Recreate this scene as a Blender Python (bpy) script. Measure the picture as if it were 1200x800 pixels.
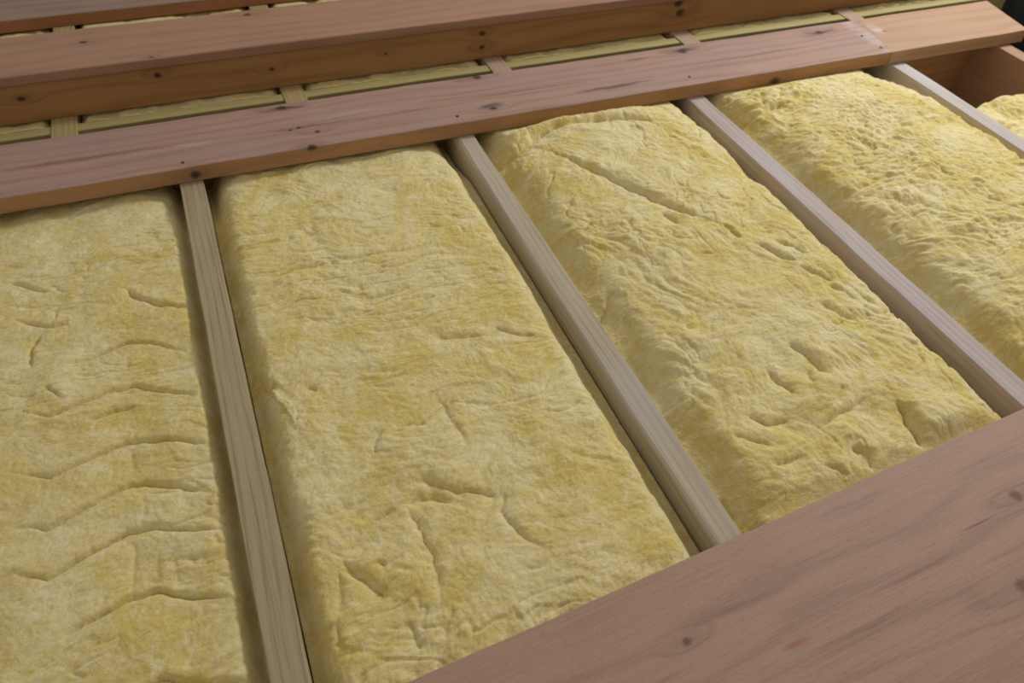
import bpy, bmesh, math, random
import numpy as np
from mathutils import Matrix, Vector

for o in list(bpy.data.objects):
    bpy.data.objects.remove(o, do_unlink=True)
scene = bpy.context.scene
COL = scene.collection

# ------------------------------------------------------------------ camera
# world: x runs along the boards, y along the front joists, z = 0 on the joist tops
cam_data = bpy.data.cameras.new('camera')
cam = bpy.data.objects.new('camera', cam_data)
COL.objects.link(cam)
cam_data.sensor_width = 36.0
cam_data.lens = 27.95
cam_data.clip_start = 0.02
CX = (0.92914447, 0.23398681, -0.2862529)
CY = (-0.36760048, 0.6673965, -0.64765099)
CZ = (0.03950239, 0.70698804, 0.70612143)
cam.matrix_world = Matrix(((CX[0], CX[1], CX[2], 0.0),
                           (CY[0], CY[1], CY[2], 0.0),
                           (CZ[0], CZ[1], CZ[2], 1.0),
                           (0, 0, 0, 1)))
cam_data.dof.use_dof = True
cam_data.dof.focus_distance = 1.25
cam_data.dof.aperture_fstop = 5.6
scene.camera = cam

# ------------------------------------------------------------------ light
scene.view_settings.view_transform = 'Standard'
scene.view_settings.look = 'None'
scene.view_settings.gamma = 1.0
scene.view_settings.use_curve_mapping = False
scene.view_settings.exposure = 0.12

world = bpy.data.worlds.new('world')
scene.world = world
world.use_nodes = True
world.node_tree.nodes['Background'].inputs['Color'].default_value = (1.0, 0.96, 0.92, 1)
world.node_tree.nodes['Background'].inputs['Strength'].default_value = 0.36


def area_light(name, loc, target, size, power, color):
    d = bpy.data.lights.new(name, 'AREA')
    d.shape = 'RECTANGLE'
    d.size, d.size_y = size
    d.energy = power
    d.color = color
    o = bpy.data.objects.new(name, d)
    COL.objects.link(o)
    o.location = loc
    o.rotation_euler = (Vector(target) - Vector(loc)).to_track_quat('-Z', 'Y').to_euler()
    return o


# daylight from a rooflight up on the right: the joists throw their shadows to the left
area_light('rooflight_right_offscreen', (3.2, 2.2, 2.05), (0.85, 0.6, 0.0), (0.5, 0.5), 66, (0.93, 0.96, 1.0))

# ------------------------------------------------------------------ node helper
class NT:
    def __init__(self, name):
        self.m = bpy.data.materials.new(name)
        self.m.use_nodes = True
        self.t = self.m.node_tree
        self.t.nodes.clear()
        self.out = self.t.nodes.new('ShaderNodeOutputMaterial')
        self.b = self.t.nodes.new('ShaderNodeBsdfPrincipled')
        self.t.links.new(self.b.outputs[0], self.out.inputs[0])

    def put(self, sock, v):
        if isinstance(v, bpy.types.NodeSocket):
            self.t.links.new(v, sock)
        elif v is not None:
            sock.default_value = v

    def coord(self):
        return self.t.nodes.new('ShaderNodeTexCoord').outputs['Object']

    def math(self, op, a, b=None, c=None, clamp=False):
        n = self.t.nodes.new('ShaderNodeMath')
        n.operation = op
        n.use_clamp = clamp
        for i, v in enumerate((a, b, c)):
            self.put(n.inputs[i], v)
        return n.outputs[0]

    def vmath(self, op, a, b=None):
        n = self.t.nodes.new('ShaderNodeVectorMath')
        n.operation = op
        self.put(n.inputs[0], a)
        if b is not None:
            self.put(n.inputs[1], b)
        return n.outputs['Value'] if op in ('LENGTH', 'DISTANCE', 'DOT_PRODUCT') else n.outputs[0]

    def sep(self, v):
        n = self.t.nodes.new('ShaderNodeSeparateXYZ')
        self.put(n.inputs[0], v)
        return n.outputs

    def comb(self, x, y, z):
        n = self.t.nodes.new('ShaderNodeCombineXYZ')
        for i, v in enumerate((x, y, z)):
            self.put(n.inputs[i], v)
        return n.outputs[0]

    def noise(self, vec, scale, detail=3.0, rough=0.55, dist=0.0):
        n = self.t.nodes.new('ShaderNodeTexNoise')
        self.put(n.inputs['Vector'], vec)
        n.inputs['Scale'].default_value = scale
        n.inputs['Detail'].default_value = detail
        n.inputs['Roughness'].default_value = rough
        n.inputs['Distortion'].default_value = dist
        return n.outputs['Fac']

    def ramp(self, fac, lo, hi):
        n = self.t.nodes.new('ShaderNodeMapRange')
        n.interpolation_type = 'SMOOTHSTEP'
        self.put(n.inputs['Value'], fac)
        self.put(n.inputs['From Min'], lo)
        self.put(n.inputs['From Max'], hi)
        return n.outputs[0]

    def mix(self, fac, a, b, mode='MIX'):
        n = self.t.nodes.new('ShaderNodeMix')
        n.data_type = 'RGBA'
        n.blend_type = mode
        self.put(n.inputs[0], fac)
        for s, v in ((n.inputs[6], a), (n.inputs[7], b)):
            if isinstance(v, tuple) and len(v) == 3:
                v = v + (1.0,)
            self.put(s, v)
        return n.outputs[2]

    def bump(self, height, strength, dist):
        n = self.t.nodes.new('ShaderNodeBump')
        n.inputs['Strength'].default_value = strength
        n.inputs['Distance'].default_value = dist
        self.put(n.inputs['Height'], height)
        self.t.links.new(n.outputs[0], self.b.inputs['Normal'])


def lin(r, g, b):
    f = lambda c: (c / 255 / 12.92) if c <= 10 else ((c / 255 + 0.055) / 1.055) ** 2.4
    return (f(r), f(g), f(b))


def wood(name, light, dark, knots=(), streaks=(), ring=34.0, ring_mix=0.35, fine=0.35, blotch=0.3,
         grey=None, grey_mix=0.0, rough=0.62, seed=0.0, saw=0.0, knot_col=(0.035, 0.02, 0.012), flame=0.0, edge=None, edge_z=0.034, pore=0.0):
    """Procedural board: local x = along the grain, y = across, z = up.
    knots: (x, y, z, radius); streaks: (x, y, half length, half width, colour, strength)."""
    n = NT(name)
    co = n.coord()
    x, y, z = n.sep(co)[:3]
    sh = n.vmath('ADD', co, (seed * 3.17, seed * 1.31, seed * 0.77))
    low = n.vmath('MULTIPLY', sh, (1.3, 7.0, 7.0))
    warp = n.noise(low, 1.0, 2.0, 0.5)
    r = n.math('MULTIPLY', n.math('ADD', y, n.math('MULTIPLY', z, 0.8)), ring)
    r = n.math('ADD', r, n.math('MULTIPLY', warp, 3.2 + flame))
    core = None
    halo = None
    for (kx, ky, kz, kr) in knots:
        d = n.vmath('MULTIPLY', n.vmath('SUBTRACT', co, (kx, ky, kz)), (0.8, 1.0, 1.0))
        L = n.vmath('LENGTH', d)
        wob = n.math('MULTIPLY_ADD', n.noise(co, 90.0, 2.0), kr * 0.9, n.math('SUBTRACT', L, kr * 0.45))
        c = n.ramp(wob, kr * 1.15, kr * 0.35)
        core = c if core is None else n.math('MAXIMUM', core, c)
        d2 = n.vmath('MULTIPLY', n.vmath('SUBTRACT', co, (kx, ky, kz)), (0.33, 1.0, 1.0))
        h = n.ramp(n.vmath('LENGTH', d2), kr * 2.8, 0.0)
        halo = h if halo is None else n.math('MAXIMUM', halo, h)
    if halo is not None:
        r = n.math('ADD', r, n.math('MULTIPLY', halo, 1.1))
    s = n.math('SINE', n.math('MULTIPLY', r, 6.2832))
    s = n.math('POWER', n.math('MULTIPLY_ADD', s, 0.5, 0.5), 3.0)
    fib = n.noise(n.vmath('MULTIPLY', sh, (6.0, 330.0, 330.0)), 1.0, 3.0, 0.6)
    fib2 = n.noise(n.vmath('MULTIPLY', sh, (2.2, 60.0, 60.0)), 1.0, 3.0, 0.6)
    bl = n.noise(n.vmath('MULTIPLY', sh, (4.0, 12.0, 12.0)), 1.0, 3.0, 0.55)
    f = n.math('MULTIPLY', s, ring_mix)
    f = n.math('ADD', f, n.math('MULTIPLY', n.math('SUBTRACT', fib, 0.5), fine * 2.4))
    f = n.math('ADD', f, n.math('MULTIPLY', n.math('SUBTRACT', fib2, 0.5), fine * 1.5))
    f = n.math('ADD', f, n.math('MULTIPLY', n.math('SUBTRACT', bl, 0.42), blotch * 2.0), clamp=True)
    col = n.mix(f, light, dark)
    if grey is not None:
        gm = n.ramp(n.noise(n.vmath('MULTIPLY', sh, (3.0, 16.0, 16.0)), 1.0, 4.0, 0.6), 0.42, 0.66)
        col = n.mix(n.math('MULTIPLY', gm, grey_mix), col, grey)
    if pore:
        pr = n.noise(n.vmath('MULTIPLY', sh, (95.0, 520.0, 520.0)), 1.0, 2.0, 0.7)
        col = n.mix(n.math('MULTIPLY', n.ramp(pr, 0.52, 0.72), pore), col, dark)
        col = n.mix(n.math('MULTIPLY', n.ramp(pr, 0.46, 0.26), pore * 0.7), col, light)
    for (sx, sy, sl, sw, sc, st) in streaks:
        wy = n.math('MULTIPLY_ADD', n.noise(n.vmath('MULTIPLY', sh, (9.0, 20.0, 20.0)), 1.0, 3.0), sw * 3.0,
                    n.math('SUBTRACT', y, sy + sw * 1.5))
        d = n.vmath('LENGTH', n.comb(n.math('DIVIDE', n.math('SUBTRACT', x, sx), sl), n.math('DIVIDE', wy, sw), 0.0))
        m = n.math('MULTIPLY', n.ramp(d, 1.0, 0.15), n.ramp(fib2, 0.25, 0.6))
        col = n.mix(n.math('MULTIPLY', m, st), col, sc)
    if edge is not None:      # the sawn edge has kept its fresh colour, the trodden face has not
        col = n.mix(n.ramp(z, edge_z + 0.002, edge_z), col, n.mix(f, edge, tuple(q * 0.62 for q in edge)))
    if core is not None:
        col = n.mix(n.math('MULTIPLY', halo, 0.25), col, tuple(c * 0.55 for c in dark))
        col = n.mix(n.math('MULTIPLY', core, 0.9), col, knot_col)
    n.put(n.b.inputs['Base Color'], col)
    n.b.inputs['Roughness'].default_value = rough
    n.b.inputs['Specular IOR Level'].default_value = 0.35
    hgt = n.math('ADD', n.math('MULTIPLY', fib, 0.6), n.math('MULTIPLY', s, -0.25))
    if saw:
        sw_ = n.noise(n.vmath('MULTIPLY', sh, (120.0, 16.0, 16.0)), 1.0, 2.0)
        hgt = n.math('ADD', hgt, n.math('MULTIPLY', sw_, saw))
    n.bump(hgt, 0.35, 0.0012)
    return n.m


# ------------------------------------------------------------------ numpy noise
def vnoise(x, y, seed=0):
    xi = np.floor(x).astype(np.int64)
    yi = np.floor(y).astype(np.int64)
    fx, fy = x - xi, y - yi

    def g(ix, iy):
        h = (ix * 374761393 + iy * 668265263 + seed * 1442695041) & 0xffffffff
        h = ((h ^ (h >> 13)) * 1274126177) & 0xffffffff
        h = (h ^ (h >> 16)) & 0xffff
        a = h / 65536.0 * 2 * np.pi
        return np.cos(a), np.sin(a)

    u = fx * fx * fx * (fx * (fx * 6 - 15) + 10)
    v = fy * fy * fy * (fy * (fy * 6 - 15) + 10)
    out = 0
    for dx in (0, 1):
        for dy in (0, 1):
            gx, gy = g(xi + dx, yi + dy)
            d = gx * (fx - dx) + gy * (fy - dy)
            out = out + d * (u if dx else 1 - u) * (v if dy else 1 - v)
    return out * 1.5


def fbm(x, y, seed, octs=4, gain=0.5):
    a, s = 1.0, 0.0
    for i in range(octs):
        s = s + a * vnoise(x, y, seed + i * 17)
        x, y, a = x * 2.03 + 7.7, y * 2.03 - 3.1, a * gain
    return s


def sstep(a, b, x):
    t = np.clip((x - a) / (b - a), 0, 1)
    return t * t * (3 - 2 * t)


# ------------------------------------------------------------------ timber builder
def tag(o, label, cat, group=None, kind=None):
    o['label'] = label
    o['category'] = cat
    if group:
        o['group'] = group
    if kind:
        o['kind'] = kind
    return o


def timber(name, p0, p1, width, z0, z1, mat, cham=0.002, wav=0.0008, seed=0, skew=(0.0, 0.0), wane=None):
    """A sawn timber from p0 to p1 (x, y of its centre line), swept in stations along its length.
    wane(t) gives an extra chamfer on the left top arris."""
    p0, p1 = Vector(p0), Vector(p1)
    d = p1 - p0
    L = d.length
    ang = math.atan2(d.y, d.x)
    mid = (p0 + p1) / 2
    ns = max(6, int(L / 0.03))
    h = z1 - z0
    rng = np.random.default_rng(seed + 5)
    ph = rng.uniform(0, 50, 6)
    verts, faces = [], []
    for i in range(ns + 1):
        t = i / ns
        x = (t - 0.5) * L
        j = [float(fbm(np.array([t * L * 5.0 + ph[k]]), np.array([ph[k]]), seed + k, 3)[0]) * wav for k in range(4)]
        yl, yr = width / 2 + j[0], -width / 2 + j[1]
        c = cham
        cw = cham + (wane(t) if wane else 0.0)
        zt = h + j[2]
        sec = [(yr, c), (yr, zt - c), (yr + c * 0.35, zt - c * 0.35), (yr + c, zt), (yl - cw, zt),
               (yl - cw * 0.35, zt - cw * 0.35), (yl, zt - cw), (yl, c), (yl - c, 0), (yr + c, 0)]
        k = skew[0] * (1 - t) + skew[1] * t
        for (yy, zz) in sec:
            verts.append((x + k * yy, yy, zz))
    m = 10
    for i in range(ns):
        a, b = i * m, (i + 1) * m
        for k in range(m):
            k2 = (k + 1) % m
            faces.append((a + k, b + k, b + k2, a + k2))
    faces.append(tuple(range(m)))
    faces.append(tuple(reversed(range(ns * m, ns * m + m))))
    me = bpy.data.meshes.new(name)
    me.from_pydata(verts, [], faces)
    bm = bmesh.new()
    bm.from_mesh(me)
    bmesh.ops.recalc_face_normals(bm, faces=bm.faces)
    bm.to_mesh(me)
    bm.free()
    me.materials.append(mat)
    o = bpy.data.objects.new(name, me)
    COL.objects.link(o)
    o.location = (mid.x, mid.y, z0)
    o.rotation_euler = (0, 0, ang)
    return o


def local(p0, p1, z0, pts):
    """world knots (x, y, z, r) to a timber's own axes"""
    p0, p1 = Vector(p0), Vector(p1)
    d = (p1 - p0).normalized()
    mid = (p0 + p1) / 2
    out = []
    for q in pts:
        v = Vector((q[0], q[1])) - mid
        out.append((v.dot(d), v.dot(Vector((-d.y, d.x)))) + ((q[2] - z0,) + tuple(q[3:])))
    return out


def lstreak(p0, p1, pts):
    return [q[:2] + s[2:] for q, s in zip(local(p0, p1, 0, [(a[0], a[1], 0) for a in pts]), pts)]


# ------------------------------------------------------------------ setting
def slab(name, x0, x1, y0, y1, z0, z1, mat):
    me = bpy.data.meshes.new(name)
    v = [(x, y, z) for z in (z0, z1) for (x, y) in ((x0, y0), (x1, y0), (x1, y1), (x0, y1))]
    me.from_pydata(v, [], [(3, 2, 1, 0), (4, 5, 6, 7), (0, 1, 5, 4), (1, 2, 6, 5), (2, 3, 7, 6), (3, 0, 4, 7)])
    me.materials.append(mat)
    o = bpy.data.objects.new(name, me)
    COL.objects.link(o)
    o['kind'] = 'structure'
    return o


def plain(name, col, col2, scale, rough=0.9):
    n = NT(name)
    co = n.coord()
    f = n.noise(co, scale, 4.0)
    n.put(n.b.inputs['Base Color'], n.mix(n.ramp(f, 0.3, 0.7), col, col2))
    n.b.inputs['Roughness'].default_value = rough
    n.bump(n.noise(co, scale * 6, 4.0), 0.4, 0.003)
    return n.m


JD = -0.2          # underside of the joists
fl = slab('floor', -1.1, 2.9, -0.3, 3.1, -0.225, JD, plain('plasterboard_dust', (0.26, 0.23, 0.20), (0.34, 0.30, 0.26), 9.0))
wr = slab('wall_right', 2.72, 2.86, -0.3, 3.1, JD, 0.30, plain('dark_felt', (0.018, 0.022, 0.020), (0.035, 0.04, 0.038), 14.0))

# ------------------------------------------------------------------ front joists
JX = [-0.072, 0.5525, 1.194, 1.862, 2.266]
JW = 0.048
treated = dict(ring=70.0, ring_mix=0.30, fine=0.55, blotch=0.22, rough=0.7, saw=0.25)
jm = [
    wood('timber_olive', lin(172, 154, 118), lin(112, 96, 66), seed=1, **treated),
    wood('timber_khaki', lin(186, 170, 140), lin(128, 112, 84), seed=2, grey=lin(176, 164, 150), grey_mix=0.6, **treated),
    wood('timber_mauve', lin(186, 168, 158), lin(132, 112, 104), seed=3, grey=lin(190, 178, 176), grey_mix=0.6, **treated),
    wood('timber_pale', lin(188, 174, 162), lin(140, 126, 114), seed=4, grey=lin(194, 186, 184), grey_mix=0.6, **treated),
    wood('timber_brown', lin(170, 130, 98), lin(124, 88, 62), seed=5, ring_mix=0.1, fine=0.3),
]
jl = ['olive grey joist with straight dark grain between the chevron creased and the swirled batt',
      'khaki joist with a rounded worn edge between the swirled batt and the diagonally creased batt',
      'mauve grey joist between the diagonally creased batt and the tall domed batt',
      'pale whitish joist running under the joint of the long walkway boards',
      'brown joist closing off the dark empty pocket beside the ragged batt']
jy = [(0.02, 1.80), (0.02, 1.80), (0.02, 1.80), (0.02, 1.80), (0.02, 1.80)]
wanes = {1: lambda t: 0.004 + 0.009 * max(0.0, (t - 0.55)) / 0.45, 2: lambda t: 0.001}
for i, x in enumerate(JX):
    o = timber('floor_joist', (x, jy[i][0]), (x, jy[i][1]), JW, JD, 0.0, jm[i], cham=0.0015, wav=0.0012, seed=20 + i, wane=wanes.get(i))
    tag(o, jl[i], 'joist', 'joists of the near bays')

# ------------------------------------------------------------------ rear joists, noggins
RJX = [-0.324, 0.210, 0.762, 1.355, 1.950]
rjm = wood('timber_rear', lin(178, 156, 104), lin(130, 108, 62), seed=6, **treated)
rjm2 = wood('timber_rear_pink', lin(178, 150, 124), lin(136, 108, 84), seed=7, **treated)
rl = ['olive rear joist stub at the dim end of the strip behind the walkway board',
      'yellowish rear joist stub below the small knot of the golden bearer',
      'tan rear joist stub below the pair of knots on the golden bearer',
      'pinkish rear joist stub below the large dark knots of the golden bearer',
      'dusty rear joist stub behind the joint of the walkway boards']
for i, x in enumerate(RJX):
    o = timber('floor_joist', (x, 1.83), (x, 3.0), 0.055, JD, 0.0, rjm if i < 2 else rjm2, cham=0.0015, wav=0.001, seed=40 + i)
    tag(o, rl[i], 'joist', 'rear joists behind the walkway board')

ngm = wood('noggin_timber', lin(176, 160, 104), lin(132, 116, 66), seed=8, **treated)
edges = [-0.9] + RJX + [2.6]
for i in range(6):
    a = edges[i] + (0.0275 if i else 0)
    b = edges[i + 1] - (0.0275 if i < 5 else 0)
    o = timber('noggin', (a, 1.922), (b, 1.922), 0.034, -0.10, -0.003, ngm, cham=0.0015, wav=0.0008, seed=60 + i)
    nl = ['narrow yellowish noggin behind the walkway board, outside the dim first rear joist',
          'narrow yellowish noggin between the olive and the yellowish rear joist stubs',
          'narrow yellowish noggin between the yellowish and the tan rear joist stubs',
          'narrow yellowish noggin between the tan and the pinkish rear joist stubs',
          'narrow yellowish noggin between the pinkish and the dusty rear joist stubs',
          'narrow yellowish noggin behind the orange walkway board, past the dusty rear joist stub']
    tag(o, nl[i], 'noggin', 'noggins between the rear joists')

hdm = wood('header_timber', lin(168, 124, 86), lin(118, 78, 46), seed=9, ring_mix=0.3, fine=0.3)
hx = [-0.9] + JX
hl = ['brown cross timber under the walkway board behind the wrinkled flat insulation',
      'brown cross timber under the walkway board behind the swirled batt',
      'brown cross timber under the walkway board behind the diagonally creased batt',
      'brown cross timber under the walkway board behind the domed batt',
      'brown cross timber at the back of the dark empty pocket']
for i in range(5):
    o = timber('noggin', (hx[i] + JW / 2, 1.70), (hx[i + 1] - JW / 2, 1.70), 0.04, JD, -0.002, hdm, cham=0.001, seed=70 + i)
    tag(o, hl[i], 'noggin', 'cross timbers under the walkway board')

# ------------------------------------------------------------------ boards
T = 0.038
# long walkway board, pinkish, up to the joint over the pale joist
p0, p1 = (-1.0, 1.7055), (1.852, 1.7055)
kn = [(0.161, 1.79, T, .012), (0.182, 1.689, T, .006), (0.219, 1.661, T, .007), (0.162, 1.684, T, .005),
      (0.656, 1.800, T, .011), (0.641, 1.639, T, .009), (1.25, 1.777, T, .014), (1.702, 1.768, T, .014),
      (-0.061, 1.600, 0.017, .012), (0.195, 1.602, 0.036, .010), (1.44, 1.600, 0.006, .016)]
gy = lin(70, 58, 54)
st = [(0.985, 1.652, 0.15, 0.013, gy, 1.0), (0.30, 1.69, 0.35, 0.006, lin(110, 62, 48), .6), (-0.25, 1.70, 0.25, 0.012, lin(96, 60, 48), .5),
      (0.75, 1.70, 0.3, 0.005, lin(104, 64, 50), .5), (1.35, 1.70, 0.4, 0.006, lin(96, 70, 62), .5), (0.64, 1.65, 0.05, 0.016, gy, .85), (0.63, 1.80, 0.06, 0.012, gy, .7), (0.17, 1.785, 0.07, 0.012, gy, .8), (1.25, 1.78, 0.05, 0.014, gy, .9), (1.10, 1.77, 0.05, 0.008, gy, .5),
      (1.70, 1.765, 0.08, 0.02, gy, .95), (0.36, 1.72, 0.2, 0.012, lin(190, 160, 142), .5), (-0.05, 1.69, 0.06, 0.012, lin(196, 170, 150), .5), (1.83, 1.70, 0.04, 0.12, lin(214, 200, 196), .35)]
m = wood('board_pink', lin(174, 138, 118), lin(124, 86, 70), local(p0, p1, 0, kn), lstreak(p0, p1, st), ring=26.0, ring_mix=0.30,
         fine=0.32, blotch=0.28, grey=lin(160, 134, 124), grey_mix=0.5, seed=11, edge=lin(172, 128, 90), pore=0.25)
o = timber('floorboard', p0, p1, 0.211, 0.0, T, m, cham=0.002, wav=0.0015, seed=80, skew=(0, 0.24))
tag(o, 'long pinkish walkway board with dark knots and grey streaks across the joists', 'board')


def nail_heads(board, spots):
    mm = plain('nail_iron', (0.02, 0.018, 0.018), (0.06, 0.045, 0.04), 60.0, 0.6)
    me = bpy.data.meshes.new('nail_head')
    bm = bmesh.new()
    bmesh.ops.create_cone(bm, cap_ends=True, segments=12, radius1=0.0042, radius2=0.0034, depth=0.0024)
    bm.to_mesh(me)
    bm.free()
    me.materials.append(mm)
    inv = (Matrix.Translation(board.location) @ Matrix.Rotation(board.rotation_euler.z, 4, 'Z')).inverted()
    for (wx_, wy_) in spots:
        k = bpy.data.objects.new('nail_head', me)
        COL.objects.link(k)
        k.parent = board
        k.location = inv @ Vector((wx_, wy_, T))


nail_heads(o, [(-0.078, 1.622), (0.546, 1.630), (1.190, 1.640), (1.811, 1.712), (1.813, 1.632)])

p0, p1 = (1.854, 1.7055), (2.362, 1.7055)
kn = [(1.90, 1.72, T, .004)]
st = [(1.885, 1.75, 0.03, 0.05, lin(220, 208, 204), .5)]
m = wood('board_orange', lin(180, 142, 108), lin(144, 104, 72), local(p0, p1, 0, kn), lstreak(p0, p1, st), ring=20.0, ring_mix=0.25,
         fine=0.25, blotch=0.25, seed=12)
o = timber('floorboard', p0, p1, 0.211, 0.0, T, m, cham=0.002, wav=0.0015, seed=81, skew=(0.24, 0.22))
tag(o, 'short orange tan board butted to the pinkish board, over the dark pocket', 'board')

# golden bearer on edge with a board lying on it
p0, p1 = (-1.0, 1.988), (2.5, 1.988)
kn = [(-0.094, 1.968, .074, .008), (0.17, 1.968, .051, .006), (-0.393, 1.968, .06, .008), (0.732, 1.968, .072, .009), (0.732, 1.968, .034, .008),
      (1.337, 1.968, .085, .014), (1.348, 1.968, .056, .014), (0.464, 1.968, .051, .004)]
m = wood('bearer_golden', lin(178, 130, 78), lin(130, 84, 42), local(p0, p1, 0, kn), ring=22.0, ring_mix=0.3, fine=0.22, blotch=0.32, seed=13)
o = timber('bearer', p0, p1, 0.04, 0.0, 0.095, m, cham=0.002, wav=0.001, seed=82)
tag(o, 'golden knotty bearer on edge carrying the raised brown board', 'bearer')

p0, p1 = (-1.0, 2.064), (2.5, 2.064)
kn = [(0.15, 2.144, .12, .010), (-0.241, 2.089, .12, .008), (-0.097, 1.966, .12, .005)]
m = wood('board_raised', lin(170, 128, 100), lin(126, 88, 62), local(p0, p1, 0.095, kn), ring=18.0, ring_mix=0.22, fine=0.2, blotch=0.3, seed=14)
o = timber('floorboard', p0, p1, 0.215, 0.0955, 0.1205, m, cham=0.003, wav=0.001, seed=83)
tag(o, 'raised brown board lying along the top of the golden bearer', 'board')

p0, p1 = (-1.0, 2.62), (2.0, 2.62)
m = wood('board_grey_brown', lin(150, 124, 104), lin(110, 82, 62), edge=lin(156, 104, 70), edge_z=0.03, ring=20.0, ring_mix=0.25, fine=0.3, blotch=0.3, seed=15)
o = timber('floorboard', p0, p1, 0.255, 0.0, 0.034, m, cham=0.002, wav=0.001, seed=84)
tag(o, 'dim grey brown rearmost board with a dark reddish front edge', 'board')

# wide board under the viewer, laid slightly askew
def front_edge(x):
    return 0.385 + 0.0684 * x


FW = 0.40
ang = math.atan(0.0684)
nx, ny = math.sin(ang), -math.cos(ang)
q0 = Vector((-0.75, front_edge(-0.75)))
q1 = Vector((1.95, front_edge(1.95)))
p0 = (q0.x + nx * FW / 2, q0.y + ny * FW / 2)
p1 = (q1.x + nx * FW / 2, q1.y + ny * FW / 2)
kn = [(0.402, 0.315, T, .007), (0.975, 0.335, T, .010), (0.875, 0.218, T, .016)]
st = [(0.885, 0.318, 0.05, 0.003, lin(116, 66, 50), .7), (0.53, 0.262, 0.03, 0.010, lin(150, 88, 56), .6), (0.74, 0.405, 0.10, 0.014, lin(110, 82, 78), .6),
      (0.50, 0.33, 0.12, 0.010, lin(120, 86, 76), .45), (0.75, 0.29, 0.10, 0.005, lin(124, 80, 62), .45), (0.62, 0.25, 0.14, 0.006, lin(120, 84, 66), .45),
      (0.90, 0.27, 0.1, 0.006, lin(120, 86, 72), .4), (0.32, 0.28, 0.1, 0.004, lin(120, 80, 64), .4)]
m = wood('board_near', lin(174, 138, 114), lin(122, 90, 72), local(p0, p1, 0, kn), lstreak(p0, p1, st), ring=16.0, ring_mix=0.24,
         fine=0.34, blotch=0.16, seed=16, saw=0.3, flame=2.5, knot_col=lin(112, 76, 60), pore=0.32)
o = timber('floorboard', p0, p1, FW, 0.0, T, m, cham=0.002, wav=0.001, seed=85)
tag(o, 'wide rough pinkish board laid askew across the joists, one small round knot', 'board')

# ------------------------------------------------------------------ insulation
n = NT('glass_wool')
co = n.coord()
f1 = n.noise(co, 7.0, 4.0, 0.6, 0.8)
f2 = n.noise(co, 34.0, 5.0, 0.62, 1.0)
f3 = n.noise(n.vmath('MULTIPLY', co, (1.0, 1.5, 1.0)), 210.0, 3.0, 0.65, 1.4)
c = n.mix(n.ramp(f1, 0.34, 0.66), lin(215, 191, 106), lin(226, 209, 152))
c = n.mix(n.math('MULTIPLY', n.ramp(f2, 0.48, 0.74), 0.6), c, lin(238, 226, 182))
c = n.mix(n.math('MULTIPLY', n.ramp(f2, 0.48, 0.28), 0.6), c, lin(208, 180, 92))
c = n.mix(n.math('MULTIPLY', n.ramp(f3, 0.45, 0.75), 0.34), c, lin(240, 230, 190))
c = n.mix(n.math('MULTIPLY', n.ramp(f3, 0.48, 0.25), 0.34), c, lin(200, 170, 88))
n.put(n.b.inputs['Base Color'], c)
n.b.inputs['Roughness'].default_value = 1.0
n.b.inputs['Specular IOR Level'].default_value = 0.03
n.b.inputs['Sheen Weight'].default_value = 0.1
n.b.inputs['Sheen Roughness'].default_value = 0.6
n.bump(n.math('ADD', n.math('MULTIPLY', f3, 0.35), n.noise(co, 80.0, 4.0, 0.65, 1.2)), 0.45, 0.005)
n.b.inputs['Subsurface Weight'].default_value = 0.4
n.b.inputs['Subsurface Radius'].default_value = (1.0, 0.75, 0.3)
n.b.inputs['Subsurface Scale'].default_value = 0.006
WOOL = n.m

n = NT('wool_fibres')
co = n.coord()
n.put(n.b.inputs['Base Color'], n.mix(n.noise(co, 60.0), lin(214, 190, 112), lin(234, 218, 158)))
n.b.inputs['Roughness'].default_value = 0.9
FIBRE = n.m

CREASE_A=[(6,[(-0.437,1.405),(-0.393,1.375),(-0.356,1.347)]),(11,[(-0.229,1.313),(-0.204,1.274),(-0.169,1.237),(-0.104,1.209)]),(7,[(-0.418,1.289),(-0.376,1.256),(-0.345,1.24),(-0.32,1.25)]),(8,[(-0.369,1.235),(-0.384,1.199),(-0.387,1.146)]),(7,[(-0.347,1.132),(-0.294,1.141),(-0.231,1.161),(-0.19,1.147),(-0.137,1.104)]),(7,[(-0.422,1.053),(-0.347,1.022),(-0.309,1.038),(-0.257,1.049),(-0.23,1.051),(-0.166,1.012),(-0.121,0.99)]),(5,[(-0.36,1.09),(-0.334,1.053)]),(4,[(-0.233,1.124),(-0.231,1.085)]),(8,[(-0.303,0.992),(-0.258,1.006),(-0.22,1.0)]),(8,[(-0.416,0.932),(-0.352,0.897),(-0.298,0.915),(-0.242,0.93),(-0.217,0.928),(-0.163,0.899),(-0.108,0.872)]),(8,[(-0.412,0.831),(-0.356,0.802),(-0.3,0.824),(-0.241,0.844),(-0.223,0.84),(-0.165,0.811),(-0.126,0.777)]),(9,[(-0.408,0.748),(-0.353,0.719),(-0.301,0.741),(-0.251,0.761),(-0.211,0.753),(-0.161,0.728),(-0.107,0.713)]),(9,[(-0.349,0.618),(-0.314,0.632),(-0.251,0.65),(-0.218,0.65),(-0.172,0.623),(-0.104,0.592)]),(9,[(-0.242,0.521),(-0.222,0.524),(-0.169,0.498),(-0.111,0.477)]),(4,[(-0.24,0.75),(-0.248,0.656)]),(3,[(-0.214,0.711),(-0.216,0.657)]),(2,[(-0.192,0.703),(-0.191,0.648)]),(3,[(-0.224,0.829),(-0.224,0.767)]),(3,[(-0.237,0.919),(-0.233,0.866)])]
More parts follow.
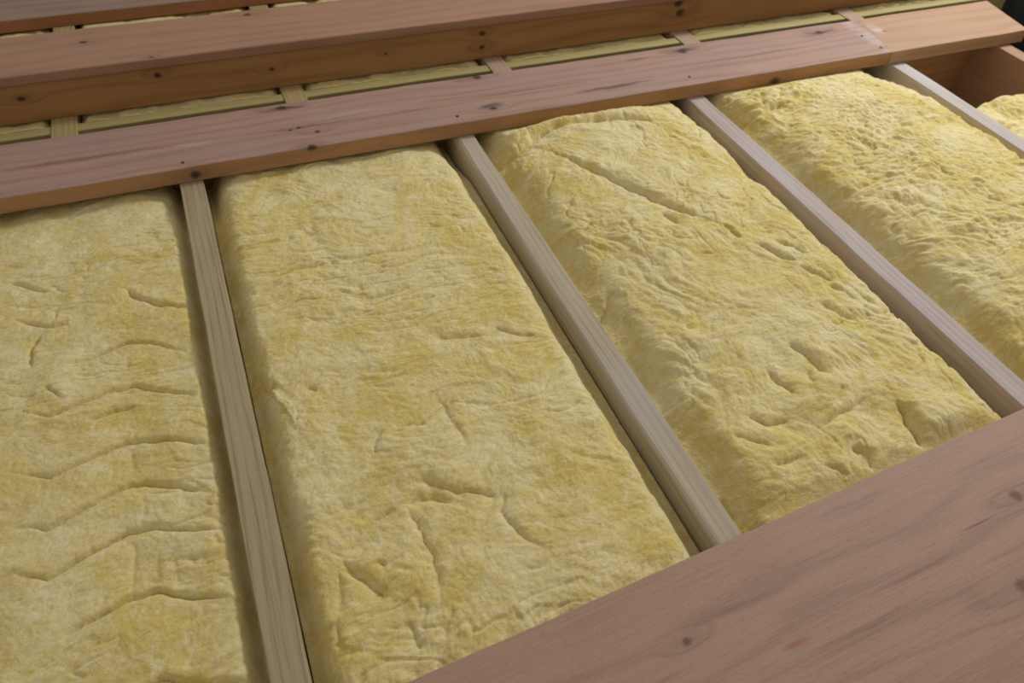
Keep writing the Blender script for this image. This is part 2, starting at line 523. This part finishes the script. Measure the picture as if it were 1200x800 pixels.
CREASE_B=[(6,[(0.007,1.226),(0.075,1.25),(0.175,1.25),(0.312,1.241),(0.356,1.24)]),(6,[(0.057,1.153),(0.087,1.185),(0.126,1.217)]),(5,[(0.172,1.131),(0.227,1.124),(0.295,1.127)]),(6,[(0.001,1.19),(0.054,1.223)]),(5,[(0.016,1.135),(0.065,1.15)]),(8,[(0.283,0.983),(0.311,0.971),(0.372,0.959)]),(7,[(0.387,0.977),(0.418,0.95),(0.459,0.926)]),(5,[(0.238,1.046),(0.288,1.048)]),(14,[(-0.028,1.004),(-0.017,0.965),(-0.001,0.974)]),(8,[(0.047,0.944),(0.061,0.927)]),(5,[(0.243,0.856),(0.249,0.786),(0.258,0.727)]),(5,[(0.144,0.814),(0.122,0.785),(0.12,0.76)]),(6,[(0.211,0.8),(0.154,0.801)]),(10,[(0.155,0.708),(0.197,0.671),(0.254,0.639),(0.271,0.631)]),(8,[(0.129,0.665),(0.169,0.666),(0.208,0.644)]),(8,[(0.129,0.665),(0.144,0.628),(0.147,0.575),(0.146,0.533),(0.136,0.49)]),(13,[(0.025,0.609),(0.043,0.574),(0.064,0.542),(0.078,0.528)]),(8,[(0.025,0.609),(0.05,0.626),(0.088,0.656),(0.129,0.665)]),(8,[(0.071,0.589),(0.078,0.572)]),(8,[(0.277,0.635),(0.269,0.606),(0.273,0.566),(0.3,0.519)]),(7,[(0.002,0.521),(-0.004,0.474)]),(6,[(0.018,0.595),(0.004,0.521)]),(6,[(0.149,0.486),(0.129,0.443)]),(5,[(-0.026,0.668),(0.046,0.688),(0.112,0.695)]),(8,[(0.09,0.488),(0.088,0.44)])]
CREASE_C=[(14,[(0.592,1.481),(0.65,1.485),(0.737,1.537),(0.851,1.538),(0.955,1.514),(1.016,1.473)]),(12,[(0.695,1.478),(0.736,1.411),(0.773,1.329),(0.816,1.248),(0.841,1.197),(0.875,1.13),(0.911,1.086)]),(7,[(0.838,1.155),(0.851,1.088)]),(7,[(0.96,1.0),(0.989,0.953),(1.019,0.923)]),(6,[(0.928,1.062),(0.951,1.018)]),(6,[(1.007,0.993),(1.055,0.93)]),(20,[(0.962,0.566),(0.955,0.531),(0.949,0.498),(0.938,0.462)]),(8,[(0.791,0.695),(0.794,0.662),(0.811,0.625)]),(8,[(0.864,0.735),(0.874,0.687),(0.884,0.641)]),(8,[(0.695,0.628),(0.724,0.598),(0.767,0.588)]),(6,[(0.862,0.67),(0.844,0.634)]),(10,[(0.828,0.514),(0.843,0.491),(0.834,0.459)]),(7,[(0.756,0.496),(0.79,0.467)]),(6,[(0.657,0.594),(0.712,0.556)]),(7,[(0.854,0.59),(0.893,0.617)]),(10,[(0.58,0.692),(0.593,0.66)]),(7,[(0.6,0.519),(0.599,0.471)]),(6,[(1.01,0.911),(1.051,0.843)]),(6,[(1.035,0.849),(1.066,0.786)]),(6,[(0.987,0.813),(1.014,0.734)]),(6,[(1.074,0.822),(1.089,0.765)]),(6,[(0.578,0.929),(0.644,0.983)]),(6,[(0.64,0.727),(0.737,0.803),(0.769,0.839)]),(8,[(0.793,0.555),(0.849,0.573),(0.919,0.583)]),(6,[(0.681,0.523),(0.748,0.517)])]
CREASE_D=[(14,[(1.353,1.543),(1.311,1.467)]),(10,[(1.234,1.446),(1.328,1.461),(1.403,1.456)]),(10,[(1.409,1.54),(1.383,1.49)]),(7,[(1.534,0.952),(1.545,0.914)]),(5,[(1.5,1.086),(1.509,1.029)])]


def seg_dist(X, Y, pts):
    """distance to a polyline, and its own parameter 0..1 along it"""
    best = np.full(X.shape, 9.0)
    par = np.zeros(X.shape)
    side = np.zeros(X.shape)
    nseg = len(pts) - 1
    for k in range(nseg):
        ax, ay = pts[k]
        bx, by = pts[k + 1]
        dx, dy = bx - ax, by - ay
        t = np.clip(((X - ax) * dx + (Y - ay) * dy) / (dx * dx + dy * dy), 0, 1)
        d = np.hypot(X - ax - t * dx, Y - ay - t * dy)
        s = d < best
        best = np.where(s, d, best)
        par = np.where(s, (k + t) / nseg, par)
        side = np.where(s, np.sign(dx * (Y - ay) - dy * (X - ax)), side)
    return best, par, side


def batt_height(X, Y, spec):
    x0, x1 = spec['x']
    u = (X - x0) / (x1 - x0)
    dl, dr = X - x0, x1 - X
    crown, el, er = spec['crown'], spec['el'], spec['er']
    sd = spec['seed']
    wl, wr_ = spec.get('wl', 0.035), spec.get('wr', 0.03)
    wob = 1 + 0.16 * fbm(X * 9, Y * 9, sd + 3, 3)
    top = crown * (1 - (2 * np.abs(u - spec.get('peak', 0.5))) ** 2 * spec.get('dome', 0.6)) + spec.get('lift', 0.0)
    if 'ycrown' in spec:
        top = top * spec['ycrown'](Y)
    a = 1 - np.exp(-(np.maximum(dl, 0) / (wl * wob)) ** 2.6)
    b = 1 - np.exp(-(np.maximum(dr, 0) / (wr_ * wob)) ** 2.6)
    h = top + (el - top) * (1 - a) + (er - top) * (1 - b)
    m = a * b
    # broad lumps, folds pulled across the batt, tufts
    wx = X + 0.03 * fbm(X * 6, Y * 6, sd + 40, 2)
    wy = Y + 0.03 * fbm(X * 6 + 9, Y * 6, sd + 41, 2)
    h = h + spec.get('lump', 0.006) * fbm(X * 7, Y * 7, sd, 2) * m
    an = spec.get('aniso', (7, 22))
    rid = np.abs(fbm(wx * an[0], wy * an[1], sd + 5, 3))
    h = h + spec.get('fold', 0.007) * (0.35 - np.exp(-(rid / 0.09) ** 2) * 0.8) * sstep(-0.2, 0.5, fbm(X * 4, Y * 4, sd + 77, 2)) * m
    # puffs: rounded pillows parted by soft creases, drawn out along the pull of the wool
    ca, sa = math.cos(spec.get('dir', 0.0)), math.sin(spec.get('dir', 0.0))
    U, Vv = wx * ca + wy * sa, -wx * sa + wy * ca
    patch = 0.45 + 0.55 * sstep(-0.35, 0.45, fbm(X * 5 + 3, Y * 5, sd + 88, 2))
    pf = spec.get('puff', 0.006)
    pa = spec.get('pscale', (8, 21))
    h = h + pf * (np.sqrt(vnoise(U * pa[0], Vv * pa[1], sd + 60) ** 2 + 0.004) - 0.3) * m * patch
    h = h + pf * 0.55 * (np.sqrt(vnoise(U * pa[0] * 2.4, Vv * pa[1] * 2.3, sd + 61) ** 2 + 0.006) - 0.3) * m * patch
    h = h + spec.get('tuft', 0.0035) * fbm(wx * 42, wy * 55, sd + 9, 2, 0.5) * (0.4 + 0.6 * m)
    h = h + 0.0009 * fbm(wx * 150, wy * 170, sd + 19, 2, 0.6)
    # folds read one by one
    for amp, pts in spec.get('creases', ()):
        jx = spec.get('jit', 0.005) * fbm(X * 25, Y * 25, sd + 50, 2)
        jy_ = spec.get('jit', 0.005) * fbm(X * 25, Y * 25, sd + 51, 2)
        d, t, sg = seg_dist(X + jx, Y + jy_, pts)
        A = amp * 0.001 * spec.get('camp', 1.0)
        w = (0.0045 + amp * 0.00045) * spec.get('cw', 1.0)
        gv = spec.get('groove', 0.7)
        if amp < 5:          # shallow dents, no slit
            w, gv = w * 2.4, 0.9
        taper = sstep(0.0, 0.22, np.minimum(t, 1 - t)) * 0.9 + 0.1
        up = np.where(sg > 0, 1.0, 0.0)
        reach = np.exp(-d / (spec.get('reach', 8) * w)) * spec.get('lip', 1.0)
        h = h + A * taper * (-gv * np.exp(-(d / w) ** 1.2) + up * 0.7 * reach * (1 - np.exp(-(d / (1.2 * w)))) - (1 - up) * 0.45 * reach)
    if 'extra' in spec:
        h = h + spec['extra'](X, Y)
    # the batt rounds off into its far corners
    cn = np.exp(-(np.maximum(dl, 0) / 0.045) ** 2) * spec.get('cl', 0.025) + np.exp(-(np.maximum(dr, 0) / spec.get('crw', 0.045)) ** 2) * spec.get('cr', 0.025)
    h = h - cn * sstep(1.46, 1.60, Y)
    # boards press the wool down
    lim_far = np.where(Y > 1.585, -0.003, 0.20)
    hh = np.minimum(h, lim_far)
    far = sstep(1.545, 1.592, Y)
    h = h * (1 - far) + np.minimum(h, -0.003 + spec.get('poke', 0.0) * (1 - sstep(1.575, 1.592, Y))) * far
    fe = 0.385 + 0.0684 * X
    near = 1 - sstep(fe + 0.006, fe + 0.05, Y)
    h = h * (1 - near) + np.minimum(h, -0.003) * near
    return h


def make_batt(spec, label, ylim, step=0.0021, fibres=7000, zbot=-0.19, group='batts in the near bays'):
    x0, x1 = spec['x']
    nx_ = int((x1 - x0) / step) + 1
    ny_ = int((ylim[1] - ylim[0]) / step) + 1
    xs = np.linspace(x0, x1, nx_)
    ys = np.linspace(ylim[0], ylim[1], ny_)
    X, Y = np.meshgrid(xs, ys)
    Hf = spec.get('fn') or (lambda a, b: batt_height(a, b, spec))
    Z = Hf(X, Y)
    cx, cy = (x0 + x1) / 2, (ylim[0] + ylim[1]) / 2
    V = np.stack([X - cx, Y - cy, Z - zbot], -1).reshape(-1, 3)
    idx = np.arange(nx_ * ny_).reshape(ny_, nx_)
    q = np.stack([idx[:-1, :-1], idx[:-1, 1:], idx[1:, 1:], idx[1:, :-1]], -1).reshape(-1, 4)
    loop = np.concatenate([idx[0, :-1], idx[:-1, -1], idx[-1, :0:-1], idx[:0:-1, 0]])
    base = len(V)
    B = V[loop].copy()
    B[:, 2] = 0
    V = np.concatenate([V, B])
    nl_ = len(loop)
    k = np.arange(nl_)
    k2 = (k + 1) % nl_
    side = np.stack([loop[k2], loop[k], base + k, base + k2], -1)
    quads = np.concatenate([q, side])
    me = bpy.data.meshes.new('insulation_batt')
    me.vertices.add(len(V))
    me.vertices.foreach_set('co', V.astype(np.float32).ravel())
    me.loops.add(quads.size)
    me.loops.foreach_set('vertex_index', quads.astype(np.int32).ravel())
    me.polygons.add(len(quads))
    me.polygons.foreach_set('loop_start', np.arange(0, quads.size, 4, dtype=np.int32))
    sm = np.ones(len(quads), dtype=bool)
    sm[len(q):] = False
    me.polygons.foreach_set('use_smooth', sm)
    me.update(calc_edges=True)
    me.validate()
    me.materials.append(WOOL)
    o = bpy.data.objects.new('insulation_batt', me)
    COL.objects.link(o)
    o.location = (cx, cy, zbot)
    tag(o, label, 'insulation', group)
    if fibres:
        rng = np.random.default_rng(spec['seed'] + 900)
        fx = rng.uniform(x0 + 0.006, x1 - 0.006, fibres)
        fy = rng.uniform(ylim[0] + 0.006, ylim[1] - 0.006, fibres)
        an = rng.uniform(0, 2 * np.pi, fibres)
        ln = rng.uniform(0.006, 0.017, fibres)
        lift = rng.uniform(0.0004, 0.0030, fibres)
        bend = rng.normal(0, 0.5, fibres)
        wd = rng.uniform(0.00012, 0.00024, fibres)
        P = []
        for s, lf in ((-0.5, -0.0008), (-0.17, 1.0), (0.17, 1.0), (0.5, 0.35)):
            a2 = an + bend * s
            px = np.clip(fx + np.cos(a2) * ln * s, x0 + 0.001, x1 - 0.001)
            py = np.clip(fy + np.sin(a2) * ln * s, ylim[0] + 0.001, ylim[1] - 0.001)
            pz = Hf(px, py) + (lift * lf if lf > 0 else lf)
            for sg in (-1, 1):
                P.append(np.stack([px - np.sin(a2) * wd * sg - cx, py + np.cos(a2) * wd * sg - cy, pz - zbot], -1))
        FV = np.stack(P, 1).reshape(-1, 3)
        b8 = np.arange(fibres)[:, None] * 8
        FQ = np.concatenate([b8 + np.array([[r, r + 1, r + 3, r + 2]]) for r in (0, 2, 4)])
        fm = bpy.data.meshes.new('loose_fibres')
        fm.vertices.add(len(FV))
        fm.vertices.foreach_set('co', FV.astype(np.float32).ravel())
        fm.loops.add(FQ.size)
        fm.loops.foreach_set('vertex_index', FQ.astype(np.int32).ravel())
        fm.polygons.add(len(FQ))
        fm.polygons.foreach_set('loop_start', np.arange(0, FQ.size, 4, dtype=np.int32))
        fm.update(calc_edges=True)
        fm.materials.append(FIBRE)
        fo = bpy.data.objects.new('loose_fibres', fm)
        COL.objects.link(fo)
        fo.parent = o
        fo['kind'] = 'stuff'
    return o


h2 = JW / 2
# wrinkled flat quilt
make_batt(dict(x=(-0.70, JX[0] - h2 - 0.001), crown=-0.020, el=-0.03, er=-0.050, wl=0.03, wr=0.018, seed=101, dome=0.2, lump=0.006, fold=0.004,
               tuft=0.0010, creases=CREASE_A, camp=0.7, cw=0.36, jit=0.003, puff=0.006, dir=0.15, pscale=(9, 18), groove=1.5, reach=7, lip=0.75), 'flat yellow insulation batt creased in chevron folds beside the olive joist', (0.25, 1.675))
# swirled batt
make_batt(dict(x=(JX[0] + h2 + 0.001, JX[1] - h2 - 0.003), crown=-0.004, el=-0.048, er=-0.046, wl=0.027, wr=0.030, seed=202, dome=0.5, lump=0.005,
               lift=-0.006, fold=0.004, tuft=0.0012, aniso=(6, 20), creases=CREASE_B, camp=0.65, cw=0.75, puff=0.0065, dir=-0.1, pscale=(11, 21), groove=0.9),
          'yellow insulation batt with swirled wrinkles between the olive and the khaki joist', (0.30, 1.675))
# diagonally creased batt, domed at its far end
make_batt(dict(x=(JX[1] + h2 + 0.001, JX[2] - h2 - 0.002), crown=0.030, el=-0.034, er=-0.052, wl=0.05, wr=0.04, seed=303, dome=0.9, peak=0.52, lump=0.007,
               fold=0.005, tuft=0.0014, aniso=(12, 12), creases=CREASE_C, poke=0.010, camp=0.9, cw=0.85, puff=0.0075, dir=2.1, pscale=(11, 20), groove=0.8,
               ycrown=lambda y: 0.6 + 0.5 * sstep(0.6, 1.3, y)),
          'bulging yellow insulation batt with a long diagonal crease between the khaki and mauve joists', (0.32, 1.675))


def lumps_d(X, Y):
    s = 0
    for (bx, by, r, a) in ((1.262, 1.515, 0.03, 0.016), (1.325, 1.52, 0.024, 0.018), (1.385, 1.53, 0.024, 0.014), (1.29, 1.46, 0.03, 0.010), (1.45, 1.53, 0.03, 0.008)):
        s = s + a * np.exp(-((X - bx) ** 2 + (Y - by) ** 2) / (r * r))
    return s


# tall domed batt
make_batt(dict(x=(JX[2] + h2 + 0.001, JX[3] - h2 - 0.002), crown=0.050, el=-0.024, er=-0.036, wl=0.045, wr=0.05, seed=404, dome=0.75, peak=0.5, lump=0.006, 
               fold=0.004, tuft=0.0020, aniso=(14, 18), creases=CREASE_D, poke=0.010, cl=0.02, cr=0.06, crw=0.10, extra=lumps_d, cw=0.85, puff=0.011, dir=2.4, pscale=(17, 25),
               ycrown=lambda y: 0.45 + 0.55 * (1 - sstep(1.30, 1.56, y))),
          'tall domed pale yellow insulation batt with a finely puckered top beside the pale joist', (0.32, 1.675))


def ragged(X, Y):
    spec = dict(x=(JX[3] + h2 + 0.001, JX[4] - h2 - 0.001), crown=-0.045, el=-0.09, er=-0.07, wl=0.06, wr=0.04, seed=505, dome=0.4, lump=0.016, fold=0.008, tuft=0.004)
    h = batt_height(X, Y, spec)
    edge = 1.43 + 0.02 * fbm(X * 12, X * 3, 7, 3)
    return h - 0.12 * sstep(edge - 0.05, edge + 0.02, Y)


make_batt(dict(x=(JX[3] + h2 + 0.001, JX[4] - h2 - 0.001), seed=505, fn=ragged),
          'ragged ended ochre insulation batt lying low in the pocket past the pale joist', (0.5, 1.47), fibres=2500)

# rear bays: wool showing behind the walkway board and behind the raised board
redges = [-0.9] + RJX + [2.6]
rb = ['outside the dim olive rear joist stub, in the shade', 'between the olive and the yellowish rear joist stubs', 'between the yellowish and the tan rear joist stubs',
      'between the tan and the pinkish rear joist stubs', 'between the pinkish and the dusty rear joist stubs', 'past the dusty rear joist stub']
for i in range(6):
    a = redges[i] + (0.0285 if i else 0)
    b = redges[i + 1] - (0.0285 if i < 5 else 0)

    def fn(X, Y, a=a, b=b, i=i):
        e = np.minimum(X - a, b - X)
        h = -0.006 + 0.007 * fbm(X * 11, Y * 11, 600 + i, 3) + 0.003 * fbm(X * 45, Y * 45, 640 + i, 3)
        h = h - 0.03 * np.exp(-(np.maximum(e, 0) / 0.012) ** 1.5)
        h = h + 0.012 * np.exp(-((X - a - 0.07) ** 2 + (Y - 2.47) ** 2) / 0.0016)
        return np.minimum(h, -0.003 + 0.010 * sstep(2.02, 2.20, Y) * (1 - sstep(2.43, 2.475, Y)))

    make_batt(dict(x=(a, b), seed=600 + i, fn=fn), 'strip of yellow insulation ' + rb[i], (1.941, 2.60), step=0.006,
              fibres=1500, group='batts in the rear bays')
